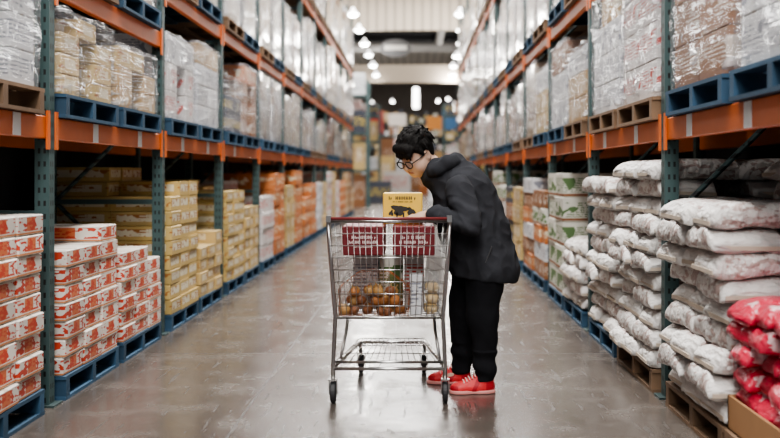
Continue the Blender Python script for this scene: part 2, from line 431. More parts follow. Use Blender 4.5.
for k in range(5,NB+1):
    for f in (H1,H2):
        carton_stack('left',n,f(ZL,k),ks[(n*3)%len(ks)],2,[random.choice((3,4,4,5))],.25); n+=1

# ------------------------------------------------------------------ sacks
def sack_me(L,W,H,seed,mat,lump=1.0,droop=.024):
    nu,nv=24,26; v=[];f=[]
    for i in range(nu+1):
        u=-1+2*i/nu
        hs=max(.36,(1-abs(u)**8)**.5); ws=.97+.04*math.cos(u*PI*.5)-.03*(abs(u)>.97)
        for j in range(nv):
            a=2*PI*j/nv; ca,sa=math.cos(a),math.sin(a)
            y=W/2*ws*math.copysign(abs(ca)**.40,ca); z=H/2*hs*math.copysign(abs(sa)**.48,sa)
            p=Vector((u*L/2,y,z))
            nn=noise.noise_vector(Vector((p.x*5+seed*3.1,p.y*5,p.z*7+seed)))*.019*lump+noise.noise_vector(Vector((p.x*14,p.y*14+seed,p.z*12)))*.008*lump
            p+=Vector((nn.x,nn.y,nn.z*hs))
            cr=.004*lump*math.sin(y*95+seed)*max(0,abs(u)-.4)/.6
            dz=-droop*abs(u)**5-droop*.45*abs(ca)**6
            v.append((p.x,p.y,min(H,max(0,p.z+H/2+cr))+dz))
    for i in range(nu):
        for j in range(nv):
            j2=(j+1)%nv; f.append((i*nv+j,(i+1)*nv+j,(i+1)*nv+j2,i*nv+j2))
    f.append(tuple(range(nv))); f.append(tuple(nu*nv+j for j in reversed(range(nv))))
    b=MB(); b.v=v; b.f=f
    return b.mesh('sack',mat,True)
SL,SW,SH=.55,.37,.115
SACKS=[sack_me(SL,SW,SH+.014,s,M['sack'],1.15,.028) for s in range(10)]
SEAM=MB().box(-.004,.004,-SW*.44,SW*.44,-.010,.010).mesh('stitched_seam',M['seam'])
def put_sack(x,y,z,rz,label,grp,name='rice_sack',lst=SACKS,seam=True,tilt=0):
    t=obj(name,random.choice(lst),None,(x,y,z),(tilt,0,rz))
    tag(t,label,'sack',grp)
    if seam:
        for s in (-1,1): obj('stitched_seam',SEAM,t,(s*(SL/2+.003),0,SH/2-.027))
    return t
def text_mesh(s,size,mat):
    cu=bpy.data.curves.new('t','FONT'); cu.body=s; cu.size=size; cu.align_x='CENTER'; cu.align_y='CENTER'; cu.extrude=.0005
    o=bpy.data.objects.new('tmp',cu); C.objects.link(o); bpy.context.view_layer.update()
    me=bpy.data.meshes.new_from_object(o.evaluated_get(bpy.context.evaluated_depsgraph_get()))
    bpy.data.objects.remove(o); me.name='printed_word'; me.materials.clear(); me.materials.append(mat); return me
RICE=text_mesh('RICE',.07,plain('grey_ink',(.12,.10,.10),.6))
def sack_stack(side,n,y0,lf,lb,pal):
    xf,sg=xr(side); cx=xf+sg*PALW/2
    nm='%s %s floor pallet'%(ORD[n],side); grp='white sacks on the '+nm
    pallet(cx,y0+PALW/2,0,pal,'%s on the %s floor'%(ORD[n],side),'floor pallets of the %s rack'%side)
    for c,nl in ((0,lf),(1,lb)):
        for l in range(nl):
            z=.147+SH*l; slump=max(-.02,.042*math.sin(l*1.1+n*2))
            if l%2==0:
                for r in range(3):
                    x=xf+sg*(SL/2+c*(SL+.0))-sg*(slump+random.uniform(-.022,.030))*(c==0); y=y0+PALW/3*(r+.5)+random.uniform(-.010,.010)
                    o=put_sack(x,y,z,random.choice((0,PI))+random.uniform(-.07,.07),'white woven sack lying end-on, %s layer up, %s %s row, %s'%(ORD[l],ORD[r],'aisle' if c==0 else 'inner',nm),grp,tilt=random.uniform(-.03,.03))
                    if c==1 and r==0 and l>=nl-3 and n==1:
                        o.rotation_euler=(0,0,0); obj('printed_word',RICE,o,(0,-SW/2-.014,SH/2+.002),(PI/2,0,0))
            else:
                for r in range(2):
                    x=xf+sg*(SW/2+c*(SL+.06))-sg*(slump+random.uniform(-.022,.030))*(c==0); y=y0+PALW/2*(r+.5)+random.uniform(-.010,.010)
                    put_sack(x,y,z,PI/2+random.uniform(-.065,.065),'white woven sack lying sideways, %s layer up, %s %s row, %s'%(ORD[l],ORD[r],'aisle' if c==0 else 'inner',nm),grp,tilt=random.uniform(-.035,.035))
sack_stack('right',0,H2(ZR,0),9,11,'wood')
sack_stack('right',1,H1(ZR,1),11,11,'wood')
sack_stack('right',2,H2(ZR,1),10,11,'blue')
sack_stack('right',3,H1(ZR,2),5,6,'blue')
carton_stack('right',4,H2(ZR,2),'green',2,[5,5],.24)
carton_stack('right',5,H1(ZR,3),'brown',3,[5,6],.2,'blue',['brown','white','orange','green'])
carton_stack('right',6,H2(ZR,3),'orange',2,[6],.19,'blue',['orange','brown','white'])
n=7
for k in range(4,NB+1):
    for f in (H1,H2):
        carton_stack('right',n,f(ZR,k),kr[(n*5)%len(kr)],2,[random.choice((3,4,4,5))],.25,'blue',[kr[(n*5)%len(kr)],kr[(n*5)%len(kr)],kr[(n*7+2)%len(kr)]]); n+=1
# red sacks in a cardboard tray at the front right
b=MB(); tx0,tx1,ty0,ty1=1.46,2.46,3.62,4.67
for q in ((tx0,tx0+.012,ty0,ty1),(tx1-.012,tx1,ty0,ty1),(tx0,tx1,ty0,ty0+.012),(tx0,tx1,ty1-.012,ty1)): b.box(*q,.142,.30)
b.box(tx0,tx1,ty0,ty1,.141,.15)
o=obj('cardboard_tray',b.mesh('cardboard_tray',M['cardboard'])); tag(o,'open brown cardboard tray holding the red sacks at right front','tray')
pallet(1.44+PALW/2,4.14,0,'wood','under the cardboard tray of red sacks','floor pallets of the right rack')
RL,RW,RH=.38,.25,.098
RS=[sack_me(RL,RW,RH+.010,20+s,M['redsack'],1.3,.020) for s in range(7)]
for c in range(2):
    for l in range(6):
        for r in range(4):
            x=1.482+RL/2+c*(RL+.05)-(0 if l<2 else random.uniform(-.035,.035))*(c==0)
            put_sack(x,3.645+.252*(r+.5)+random.uniform(-.006,.006),.170+RH*l,random.uniform(-.15,.15),'red plastic sack in the cardboard tray, %s layer up, %s %s row'%(ORD[l],ORD[r],'aisle' if c==0 else 'inner'),'red sacks in the cardboard tray','red_sack',RS,False,random.uniform(-.06,.06))

# ------------------------------------------------------------------ wrapped loads on shelves
def crumple(w,d,h,amp,seed,mat,cuts=7,name='film'):
    bm=bmesh.new(); bmesh.ops.create_cube(bm,size=1)
    bmesh.ops.subdivide_edges(bm,edges=list(bm.edges),cuts=cuts,use_grid_fill=True)
    for v in bm.verts:
        p=Vector((v.co.x*w,v.co.y*d,(v.co.z+.5)*h))
        e=sum(1 for q in v.co if abs(abs(q)-.5)<1e-4)
        nv=noise.noise_vector(Vector((p.x*4+seed,p.y*4,p.z*5+seed*2)))+.6*noise.noise_vector(Vector((p.x*11,p.y*11+seed,p.z*11)))
        p+=nv*amp
        if e>=2: p=Vector((p.x*.985,p.y*.985,p.z-(.012 if v.co.z>.49 else 0)))
        v.co=(p.x,p.y,max(0,p.z))
    me=bpy.data.meshes.new(name); bm.to_mesh(me); bm.free()
    for p in me.polygons: p.use_smooth='film' in name
    me.materials.append(mat); return me
LN={'white':'film-wrapped white cartons','whitered':'film-wrapped white cartons with red print','tan':'film-wrapped tan cartons','brown':'film-wrapped brown cartons','navy':'film-wrapped dark cartons','orange':'film-wrapped orange cartons','cream':'film-wrapped cream cartons','yellow':'film-wrapped yellow cartons'}
FAR={}
def load(side,lev,idx,y0,zd,h,kind,rows,lay,pal,near,mixk=None):
    xf,sg=xr(side); cx=xf+sg*PALW/2; yc=y0+PALW/2
    pallet(cx,yc,zd+.002,pal,'%s shelf of %s rack, %s from the front'%(lev,side,ORD[idx]),'pallets on the %s %s shelf'%(side,lev))
    lab='%s on the %s %s shelf, %s load from the front'%(LN[kind],side,lev,ORD[idx]); grp='wrapped loads on the %s %s shelf'%(side,lev)
    z=zd+.144
    if near:
        t=thing('wrapped_load',lab,'pallet load',(cx,yc,z),0,grp)
        w=(PALW-.08)/2; d=(PALW-.08)/rows; hh=h/lay
        for c in range(2):
            for r in range(rows):
                for l in range(lay):
                    if (c==1) and 0<r<rows-1 and l<lay-1: continue
                    if l==lay-1 and random.random()<.2: continue
                    kd=mixk if (mixk and l==lay-1) else kind
                    obj('carton',carton_me(w-.006,d-.006,hh-.004,kd,random.randrange(3)),t,((c-.5)*w,(r-(rows-1)/2)*d,hh*l))
        obj('film',crumple(PALW-.03,PALW-.03,h+.03,.020,idx*3.7+yc,M['film'],14),t)
    elif yc<24:
        t=thing('wrapped_load',lab,'pallet load',(cx,yc,z),0,grp)
        key=('g',kind,round(h,1),idx%3)
        if key not in FAR: FAR[key]=crumple(PALW-.09,PALW-.10,h,.004,idx*2.3+h,Wm[kind],6,'goods'); FAR[('f',)+key]=crumple(PALW-.05,PALW-.05,h+.03,.019,idx*4.1+h,M['film'],12,'film')
        obj('goods',FAR[key],t); obj('film',FAR[('f',)+key],t)
    else:
        key=(kind,round(h,1),idx%4)
        if key not in FAR: FAR[key]=crumple(PALW-.04,PALW-.05,h,.012,idx*2.3+h,Wm[kind],7,'load')
        tag(obj('wrapped_load',FAR[key],None,(cx,yc,z)),lab,'pallet load',grp)
L1={(0,1):('white',.75,3,4,'wood','brown'),(1,0):('cream',.50,3,4,'blue',None),(1,1):('tan',.44,3,3,'blue','cream'),(2,0):('whitered',.72,3,3,'blue','white'),(2,1):('white',.8,2,4,'blue','tan'),(3,0):('navy',.62,2,3,'blue',None),(3,1):('brown',.86,3,4,'blue','orange')}
R1={(0,0):('white',.95,3,4,'blue','cream'),(0,1):('brown',.95,2,4,'blue','orange'),(1,0):('whitered',.95,2,4,'wood','white'),(1,1):('white',.92,3,4,'wood','tan'),(2,0):('tan',.66,2,3,'wood','white'),(2,1):('white',.85,2,3,'blue','brown'),(3,0):('cream',.74,2,3,'blue','white')}
cyc=['white','brown','tan','white','whitered','navy','white','tan','white','brown','white','orange']
for side,Z,tab in (('left',ZL,L1),('right',ZR,R1)):
    i=0
    for k in range(NB+1):
        for hf,f in enumerate((H1,H2)):
            if side=='left' and k==0 and hf==0: continue
            y0=f(Z,k)
            if (k,hf) in tab:
                kd,h,rw,ly,pl,mk=tab[(k,hf)]; load(side,'lower',i,y0,1.66,h,kd,rw,ly,pl,True,mk)
            else:
                load(side,'lower',i,y0,1.66,random.choice((.55,.7,.8,.92)),cyc[(i*5+k)%12],2,3,random.choice(('blue','blue','wood')),False)
            i+=1
    i=0
    for k in range(1,NB+1):
        for hf,f in enumerate((H1,H2)):
            if f(Z,k)+PALW<8.9 and not (side=='left'): continue
            load(side,'middle',i,f(Z,k),levels(side,k)[1],random.choice((1.0,1.2,1.35,1.5)),'white' if i%3 else random.choice(('tan','whitered','brown')),2,3,'blue' if i%2 else 'wood',False); i+=1
    i=0
    for k in range(5,NB+1):
        for hf,f in enumerate((H1,H2)):
            load(side,'top',i,f(Z,k),4.72,random.choice((1.0,1.3,1.5)),'white' if i%3 else 'tan',2,3,'wood',False); i+=1
pc=MB().box(-.002,.002,-.05,.05,-.06,.06).mesh('price_card',M['tagw'])
for side,ys in (('left',(5.25,6.55,7.6,9.0,10.1,11.6)),('right',(4.45,5.4,6.7,7.8,9.3,10.6))):
    for j,y in enumerate(ys):
        tag(obj('price_card',pc,None,(LX+PW-.005+.0025 if side=='left' else RX-PW+.005-.0025,y,1.595)),'white price card on the %s lower beam, %s from the front'%(side,ORD[j]),'price card','price cards on the %s beam'%side)

# ------------------------------------------------------------------ SDF modelling (surface nets)
def smin(a,b,k):
    if k<=0: return np.minimum(a,b)
    h=np.clip(.5+.5*(a-b)/k,0,1); return a+(b-a)*h-k*h*(1-h)
def cap(p0,p1,r0,r1=None,k=.02,sub=False): return ('c',np.array(p0,float),np.array(p1,float),r0,r0 if r1 is None else r1,k,sub)
def ell(c,r,R=None,k=.02,sub=False): return ('e',np.array(c,float),np.array(r,float),np.eye(3) if R is None else np.array(R,float),k,sub)
def sdf_mesh(name,prims,vox,cuts=(),mat=None):
    lo=np.full(3,1e9); hi=-lo
    def ext(p):
        if p[0]=='c':
            r=max(p[3],p[4]); return np.minimum(p[1],p[2])-r,np.maximum(p[1],p[2])+r
        r=max(p[2]); return p[1]-r,p[1]+r
    for p in prims:
        if p[-1]: continue
        a,b=ext(p); lo=np.minimum(lo,a); hi=np.maximum(hi,b)
    lo=lo-4*vox; hi=hi+4*vox
    nn=np.ceil((hi-lo)/vox).astype(int)+1
    ax=[(lo[i]+vox*np.arange(nn[i])).astype(np.float32) for i in range(3)]
    F=np.full(tuple(nn),1.0,np.float32)
    for p in prims:
        a,b=ext(p); k=p[-2]; m=k+3*vox
        i0=np.clip(np.floor((a-m-lo)/vox).astype(int),0,nn-1); i1=np.clip(np.ceil((b+m-lo)/vox).astype(int)+1,1,nn)
        if (i1<=i0).any(): continue
        sl=tuple(slice(i0[i],i1[i]) for i in range(3))
        X,Y,Z=np.meshgrid(ax[0][sl[0]],ax[1][sl[1]],ax[2][sl[2]],indexing='ij',sparse=True)
        f=float
        if p[0]=='c':
            d=[f(q) for q in p[2]-p[1]]; dd=max(sum(q*q for q in d),1e-9); x,y,z=X-f(p[1][0]),Y-f(p[1][1]),Z-f(p[1][2])
            t=np.clip((x*d[0]+y*d[1]+z*d[2])/dd,0,1)
            D=np.sqrt((x-t*d[0])**2+(y-t*d[1])**2+(z-t*d[2])**2)-(p[3]+(p[4]-p[3])*t)
        else:
            x,y,z=X-f(p[1][0]),Y-f(p[1][1]),Z-f(p[1][2]); R=p[3]; r=[f(q) for q in p[2]]
            q=[(x*f(R[i][0])+y*f(R[i][1])+z*f(R[i][2])) for i in range(3)]
            k0=np.sqrt(sum((q[i]/r[i])**2 for i in range(3))); k1=np.sqrt(sum((q[i]/r[i]**2)**2 for i in range(3)))+1e-9
            D=k0*(k0-1)/k1
        G=F[sl]
        F[sl]=-smin(-G,D,k) if p[-1] else smin(G,D,k)
    for pt,nr in cuts:
        X,Y,Z=np.meshgrid(*ax,indexing='ij',sparse=True)
        F=np.maximum(F,((X-pt[0])*nr[0]+(Y-pt[1])*nr[1]+(Z-pt[2])*nr[2]).astype(np.float32))
    N=F.shape
    sg=F<0
    s8=np.zeros(tuple(q-1 for q in N),np.uint8)
    for a in (0,1):
        for b_ in (0,1):
            for c in (0,1): s8+=sg[a:N[0]-1+a,b_:N[1]-1+b_,c:N[2]-1+c]
    on=(s8>0)&(s8<8); idx=np.full(on.shape,-1,np.int64); idx[on]=np.arange(on.sum())
    cell=np.argwhere(on); acc=np.zeros((len(cell),3)); cnt=np.zeros(len(cell))
    for a in range(3):
        o=[i for i in range(3) if i!=a]
        for u in (0,1):
            for w in (0,1):
                q=cell.copy(); q[:,o[0]]+=u; q[:,o[1]]+=w; q2=q.copy(); q2[:,a]+=1
                f0=F[q[:,0],q[:,1],q[:,2]]; f1=F[q2[:,0],q2[:,1],q2[:,2]]; cr=(f0<0)!=(f1<0)
                t=np.where(cr,f0/np.where(cr,f0-f1,1),0)
                acc[:,a]+=t; acc[:,o[0]]+=cr*u; acc[:,o[1]]+=cr*w; cnt+=cr
    pos=(cell+acc/cnt[:,None])*vox+lo
    faces=[]
    for a in range(3):
        s0=[slice(None)]*3; s1=[slice(None)]*3; s0[a]=slice(0,-1); s1[a]=slice(1,None)
        ins=sg[tuple(s0)]; cr=ins!=sg[tuple(s1)]
        o=((1,2),(2,0),(0,1))[a]
        ij=np.argwhere(cr)
        ok=(ij[:,o[0]]>0)&(ij[:,o[0]]<N[o[0]]-1)&(ij[:,o[1]]>0)&(ij[:,o[1]]<N[o[1]]-1); ij=ij[ok]
        inn=ins[ij[:,0],ij[:,1],ij[:,2]]
        q=[]
        for du,dw in ((-1,-1),(0,-1),(0,0),(-1,0)):
            c=ij.copy(); c[:,o[0]]+=du; c[:,o[1]]+=dw; q.append(idx[c[:,0],c[:,1],c[:,2]])
        Q=np.stack(q,1); Q[~inn]=Q[~inn][:,::-1]; faces.append(Q)
    me=bpy.data.meshes.new(name); me.from_pydata(pos.tolist(),[],np.concatenate(faces).tolist())
    me.polygons.foreach_set('use_smooth',[True]*len(me.polygons))
    if mat: me.materials.append(mat)
    me.update(); return me
def ruffle(me,amp,fn):
    ns=[v.normal.copy() for v in me.vertices]
    for v,nr in zip(me.vertices,ns): v.co+=nr*(amp*fn(v.co))
    me.update()

# ------------------------------------------------------------------ person
skin=plain('skin',(.60,.40,.30),.55,0,.06,30,0,0,.35)
lipm=plain('lips',(.42,.19,.16),.45)
hairm=plain('black_hair',(.008,.007,.0065),.8,0,.5,70,.6,0,.25)
jackm=plain('charcoal_jacket',(.034,.035,.040),1.0,0,.3,14,.3,0,.12)
pantm=plain('black_trousers',(.012,.012,.014),1.0,0,.25,14,.2,0,.15)
shoem=plain('coral_shoe',(.66,.035,.04),.5,0,.2,30,.2)
solem=plain('shoe_sole',(.70,.30,.27),.6)
lacem=plain('laces',(.85,.55,.50),.7)
panm=plain('shoe_panel',(.42,.015,.025),.6)
blackm=plain('black_plastic',(.01,.01,.011),.3)
PR=Vector((.38,6.2,0))
person=thing('person','person in charcoal hooded jacket, black trousers and red shoes leaning over the cart','person',PR)
def add(name,me,parent=person,shift=True):
    if shift: me.transform(Matrix.Translation(-PR))
    return obj(name,me,parent)
pit,yaw=math.radians(34),math.radians(42)
hf=np.array([-math.cos(pit)*math.cos(yaw),-math.cos(pit)*math.sin(yaw),-math.sin(pit)])
hu=np.array([-math.sin(pit)*math.cos(yaw),-math.sin(pit)*math.sin(yaw),math.cos(pit)])
hl=np.cross(hu,hf); HR=np.array([hf,hl,hu]); HC=np.array([.006,6.2,1.460])
HS=1.06
def h(f,l,u): return HC+(hf*f+hl*l+hu*u)*HS
def hr(*r): return tuple(q*HS for q in r)
head=[ell(h(-.008,0,.02),hr(.098,.083,.10),HR,.02),ell(h(.022,0,-.048),hr(.074,.083,.078),HR,.03),ell(h(.058,0,-.094),hr(.034,.048,.032),HR,.03),
 cap(h(.085,-.03,.016),h(.085,.03,.016),.011,k=.015),
 ell(h(.046,.052,-.054),hr(.043,.036,.044),HR,.02),ell(h(.046,-.052,-.054),hr(.043,.036,.044),HR,.02),
 ell(h(.104,.031,-.006),hr(.015,.017,.012),HR,.008,True),ell(h(.104,-.031,-.006),hr(.015,.017,.012),HR,.008,True),
 cap(h(.09,0,.0),h(.109,0,-.038),.008,.0145,.012),ell(h(.099,.014,-.042),hr(.011,.011,.008),HR,.006),ell(h(.099,-.014,-.042),hr(.011,.011,.008),HR,.006),
 ell(h(.092,0,-.068),hr(.011,.025,.006),HR,.005),ell(h(.090,0,-.079),hr(.011,.022,.007),HR,.005),
 ell(h(-.005,.086,-.018),hr(.021,.011,.034),HR,.005),ell(h(-.005,-.086,-.018),hr(.021,.011,.034),HR,.005),
 ell(h(.002,.098,-.016),hr(.010,.008,.018),HR,.004,True)]
neckb=np.array([.17,6.21,1.30])
torso=[cap(h(-.03,0,-.07),neckb,.068,.085,.03),
 ell((.305,6.21,1.235),(.135,.215,.115),None,.06),ell((.325,6.21,1.12),(.165,.225,.20),None,.06),
 ell((.365,6.21,.97),(.180,.215,.20),None,.06),ell((.405,6.21,.82),(.155,.205,.14),None,.06)]
SHn=(.265,5.970,1.235); ELn=(.320,5.815,1.035); WRn=(.115,5.945,1.095)
SHf=(.245,6.430,1.245); ELf=(.36,6.51,1.0); WRf=(.20,6.385,1.085)
arms=[cap(SHn,ELn,.060,.046,.03),cap(ELn,WRn,.044,.031,.02),cap(SHf,ELf,.060,.046,.04),cap(ELf,WRf,.044,.031,.02)]
HPn=(.425,6.105,.80);KNn=(.415,6.085,.46);ANn=(.425,6.08,.09)
HPf=(.365,6.315,.80);KNf=(.305,6.34,.46);ANf=(.295,6.35,.09)
legs=[cap(HPn,KNn,.105,.070,.04),cap(KNn,ANn,.066,.042,.03),cap(HPf,KNf,.105,.070,.04),cap(KNf,ANf,.066,.042,.03),
 cap((.425,6.08,.06),(.29,6.08,.04),.038,.03,.02),cap((.295,6.35,.06),(.18,6.34,.04),.038,.03,.02)]
def hand(wr,palm,fdir,up,nrm):
    wr,palm,fdir,up,nrm=[np.array(q,float) for q in (wr,palm,fdir,up,nrm)]
    fdir/=np.linalg.norm(fdir); R=np.array([fdir,up,nrm])
    out=[cap(wr,palm,.027,.028,.02),ell(palm,(.046,.042,.017),R,.015)]
    for i,(o,L) in enumerate(((.030,.066),(.010,.076),(-.010,.071),(-.029,.055))):
        a=palm+fdir*.034+up*o; b_=a+fdir*(L*.5)-nrm*.003; c=b_+fdir*(L*.34)-nrm*.012; d=c+fdir*(L*.15)-nrm*.012
        out+=[cap(a,b_,.0095,.009,.003),cap(b_,c,.009,.0082,.001),cap(c,d,.0082,.0075,.001)]
    a=palm+up*.03-fdir*.02; b_=a+up*.028+fdir*.026-nrm*.006; c=b_+fdir*.028+up*.006-nrm*.008
    out+=[cap(a,b_,.013,.011,.01),cap(b_,c,.0105,.009,.002)]
    return out
hands=hand(WRn,(.040,5.975,1.078),(-1,.12,-.12),(0,.94,.34),(0,-.34,.94))
hands+=hand(WRf,(.125,6.36,1.072),(-1,-.15,-.12),(0,-1,0),(0,0,1))
body=sdf_mesh('body',torso+legs+arms+head+hands,.006,mat=skin)
body.materials.append(lipm)
lc=Vector(h(.097,0,-.074))
for p in body.polygons:
    q=p.center-lc
    if abs(q.dot(Vector(hf)))<.012 and abs(q.dot(Vector(hl)))<.022 and abs(q.dot(Vector(hu)))<.009: p.material_index=1
add('body',body)
hair=[ell(h(-.022,0,.045),hr(.106,.092,.095),HR,.02),ell(h(-.062,0,-.02),hr(.045,.072,.065),HR,.03),
 cap(h(.07,-.05,.078),h(.085,.05,.078),.032,.032,.02),cap(h(.0,-.03,.112),h(.03,.04,.115),.032,.030,.03),
 cap(h(.03,.082,.03),h(.018,.088,-.005),.016,.008,.012),cap(h(.03,-.082,.03),h(.015,-.088,-.018),.018,.010,.012)]
rr=random.Random(5)
for i in range(160):
    a=rr.uniform(0,2*PI); el=rr.uniform(.0,1.5)
    d=np.array([math.cos(el)*math.cos(a)-.1,math.cos(el)*math.sin(a),math.sin(el)]); d/=np.linalg.norm(d)
    if d[0]>.8 and d[2]<.3: continue
    t=np.array([.8,.5*math.sin(i*1.7),-.1]) if d[2]>.35 else np.array([.2*math.sin(i),.3*math.sin(i*2.1),-1])
    t=t-d*(t@d); t/=np.linalg.norm(t)+1e-6
    c0=np.array([-.022,0,.045]); rad=np.array([.104,.090,.093])
    p0=c0+d*rad-t*.020; p1=c0+d*(rad+.008)+t*.006; p2=c0+d*(rad+rr.uniform(.004,.026))+t*rr.uniform(.028,.050)
    hair+=[cap(h(*p0),h(*p1),.008,.008,.009),cap(h(*p1),h(*p2),.008,.0022,.006)]
for l_,d_ in ((.055,.01),(.035,-.012),(.012,-.004),(-.012,-.014),(-.035,.0),(.068,-.014)):
    hair+=[cap(h(.075,l_,.07),h(.102,l_*.95,.048),.020,.013,.010),cap(h(.102,l_*.95,.048),h(.108,l_*.85+.008,.030+d_),.012,.004,.006)]
hair+=[ell(h(.122,0,-.055),hr(.078,.096,.078),HR,.008,True),ell(h(.004,.10,-.030),hr(.028,.024,.038),HR,.008,True),ell(h(.0,-.098,-.027),hr(.022,.02,.030),HR,.008,True)]
hm=sdf_mesh('hair',hair,.0042,mat=hairm)
add('hair',hm)
HM=Matrix(((hf[0]*HS,hl[0]*HS,hu[0]*HS,HC[0]),(hf[1]*HS,hl[1]*HS,hu[1]*HS,HC[1]),(hf[2]*HS,hl[2]*HS,hu[2]*HS,HC[2]),(0,0,0,1)))
eyew=plain('eye',(.75,.72,.7),.2)
for s in (-1,1):
    b=MB().lathe([(.0005,-.011),(.006,-.009),(.0105,-.003),(.0105,.003),(.006,.009),(.0005,.011)],n=12)
    me=b.mesh('eye',eyew,True); me.transform(HM@Matrix.Translation((.082,s*.031,-.008))); e=add('eye',me)
    b=MB().lathe([(.0005,-.0015),(.005,-.001),(.005,.001),(.0005,.0015)],n=10,axis='x')
    me=b.mesh('iris',blackm,True); me.transform(HM@Matrix.Translation((.0925,s*.031,-.0095))); add('iris',me,e)
    b=MB().tube([(.094,s*.014,.016),(.096,s*.03,.021),(.086,s*.048,.016)],[.003,.004,.002],6)
    me=b.mesh('eyebrow',hairm); me.transform(HM); add('eyebrow',me)
b=MB()
for s in (-1,1):
    b.tube([(.117-.006*abs(math.cos(a)),s*.037+.028*math.cos(a),-.010+.022*math.sin(a)) for a in [2*PI*i/18 for i in range(18)]],.0034,6,True)
    b.tube([(.110,s*.064,-.004),(.06,s*.086,.0),(.0,s*.092,.002)],.0032,6)
b.tube([(.116,-.011,-.004),(.119,0,-.001),(.116,.011,-.004)],.003,6)
me=b.mesh('glasses',blackm,True); me.transform(HM); add('glasses',me)
# jacket
jt=[ell((.290,6.21,1.255),(.160,.225,.130),None,.06),ell((.318,6.21,1.13),(.198,.225,.20),None,.07),
 ell((.370,6.21,.97),(.210,.236,.21),None,.07),ell((.420,6.21,.80),(.203,.240,.20),None,.07),
 ell((.448,6.21,.72),(.192,.240,.16),None,.06),
 cap((.120,6.21,1.335),(.25,6.21,1.29),.090,.130,.05),
 cap(SHn,ELn,.080,.064,.010),cap(ELn,(.132,5.937,1.090),.064,.043,.010),cap((.142,5.931,1.087),(.122,5.942,1.093),.046,.045,.004),
 cap(SHf,ELf,.082,.066,.03),cap(ELf,(.215,6.395,1.078),.066,.046,.018)]
for i in range(9):
    a0=-2.2+i*4.4/9; a1=a0+4.4/9
    def hp(a): return (.165+.088*math.cos(a),6.21+.112*math.sin(a),1.388+.020*math.cos(a)-.024*(abs(a)>1.5))
    r0=.028+.018*math.cos(a0*.5); jt.append(cap(hp(a0),hp(a1),r0,.028+.018*math.cos(a1*.5),.009))
jt.append(ell((.305,6.21,1.358),(.092,.110,.050),[(math.cos(.8),0,-math.sin(.8)),(0,1,0),(math.sin(.8),0,math.cos(.8))],.012))
jt.append(ell(h(.0,0,-.02),hr(.112,.092,.125),HR,.005,True))
jm=sdf_mesh('jacket',jt,.006,cuts=[((.43,6.2,.69),(-.12,0,-1))],mat=jackm)
def fold(c):
    n1=noise.noise(Vector((c.x*6,c.y*6,c.z*3.5+3)))
    ridge=1-abs(noise.noise(Vector((c.x*5+c.z*4,c.y*5,c.z*5-c.x*6))))*2.4
    ridge2=1-abs(noise.noise(Vector((c.x*10-c.z*7+4,c.y*9,c.z*8+c.x*9))))*2.6
    arm=0
    if c.y<5.95 and .95<c.z<1.2: arm=noise.noise(Vector((c.x*8,c.y*8,c.z*26+c.x*14)))
    return n1*.8+ridge*.7+ridge2*.8+arm*1.1
ruffle(jm,.0088,fold)
jo=add('jacket',jm)
pt=MB().tube([(.46,5.962,.90),(.42,5.962,.80)],.004,6).mesh('pocket_zip',plain('zip',(.10,.10,.105),.3,.6)); add('pocket_zip',pt,jo)
tr=[ell((.41,6.21,.80),(.165,.215,.12),None,.05),cap(HPn,KNn,.130,.090,.04),cap(KNn,(.425,6.08,.10),.090,.060,.03),
 cap(HPf,KNf,.130,.090,.012),cap(KNf,(.298,6.35,.10),.090,.060,.012)]
tm=sdf_mesh('trousers',tr,.006,cuts=[((0,0,.075),(0,0,-1)),((0,0,.80),(0,0,1))],mat=pantm)
ruffle(tm,.012,lambda c:math.sin(c.z*(55 if c.z<.26 else 20)+c.x*14+2.5*noise.noise(c*5))*(.6 if c.z<.26 else .35)+(1-abs(noise.noise(c*8))*2.4)*.5)
add('trousers',tm)
def shoe(ax,ay,rz):
    T=Matrix.Translation((ax,ay,0))@Matrix.Rotation(rz,4,'Z')@Matrix.Translation((.075,0,0))
    up=[ell((0,0,.034),(.132,.046,.046),None,.02),ell((-.075,0,.055),(.055,.041,.058),None,.03),ell((.078,0,.030),(.058,.045,.034),None,.02),cap((-.07,0,.08),(-.085,0,.10),.042,.042,.02),cap((-.02,0,.086),(.05,0,.056),.026,.022,.02)]
    me=sdf_mesh('shoe',up,.005,cuts=[((0,0,.016),(0,0,-1)),((0,0,.112),(0,0,1))],mat=shoem)
    me.materials.append(panm)
    for p in me.polygons:       # darker heel counter and toe guard
        c=p.center
        if (c.x<-.075 and c.z<.075) or (c.x>.095 and c.z<.05) or (abs(c.y)>.02 and abs(c.x-.01+c.z*.5)<.014): p.material_index=1
    me.transform(T); so=add('shoe',me)
    sl=[ell((.07,0,.01),(.077,.051,.06),None,.02),ell((-.07,0,.01),(.071,.046,.06),None,.02),cap((-.07,0,.01),(.07,0,.01),.039,.044,.02)]
    me=sdf_mesh('sole',sl,.005,cuts=[((0,0,.0005),(0,0,-1)),((0,0,.023),(0,0,1))],mat=solem); me.transform(T); add('sole',me,so)
    b=MB()
    for i in range(5):
        x=-.012+i*.017; z=.120-i*.0092
        b.tube([(x,-.034,z-.016),(x+.003,-.018,z-.003),(x+.005,0,z),(x+.003,.018,z-.003),(x,.034,z-.016)],.0042,5)
    b.tube([(-.01,-.035,.102),(-.02,-.05,.087),(.0,-.05,.072)],.0035,5)
    me=b.mesh('laces',lacem); me.transform(T); add('laces',me,so)
shoe(.425,6.08,PI+.10); shoe(.295,6.35,PI-.05)

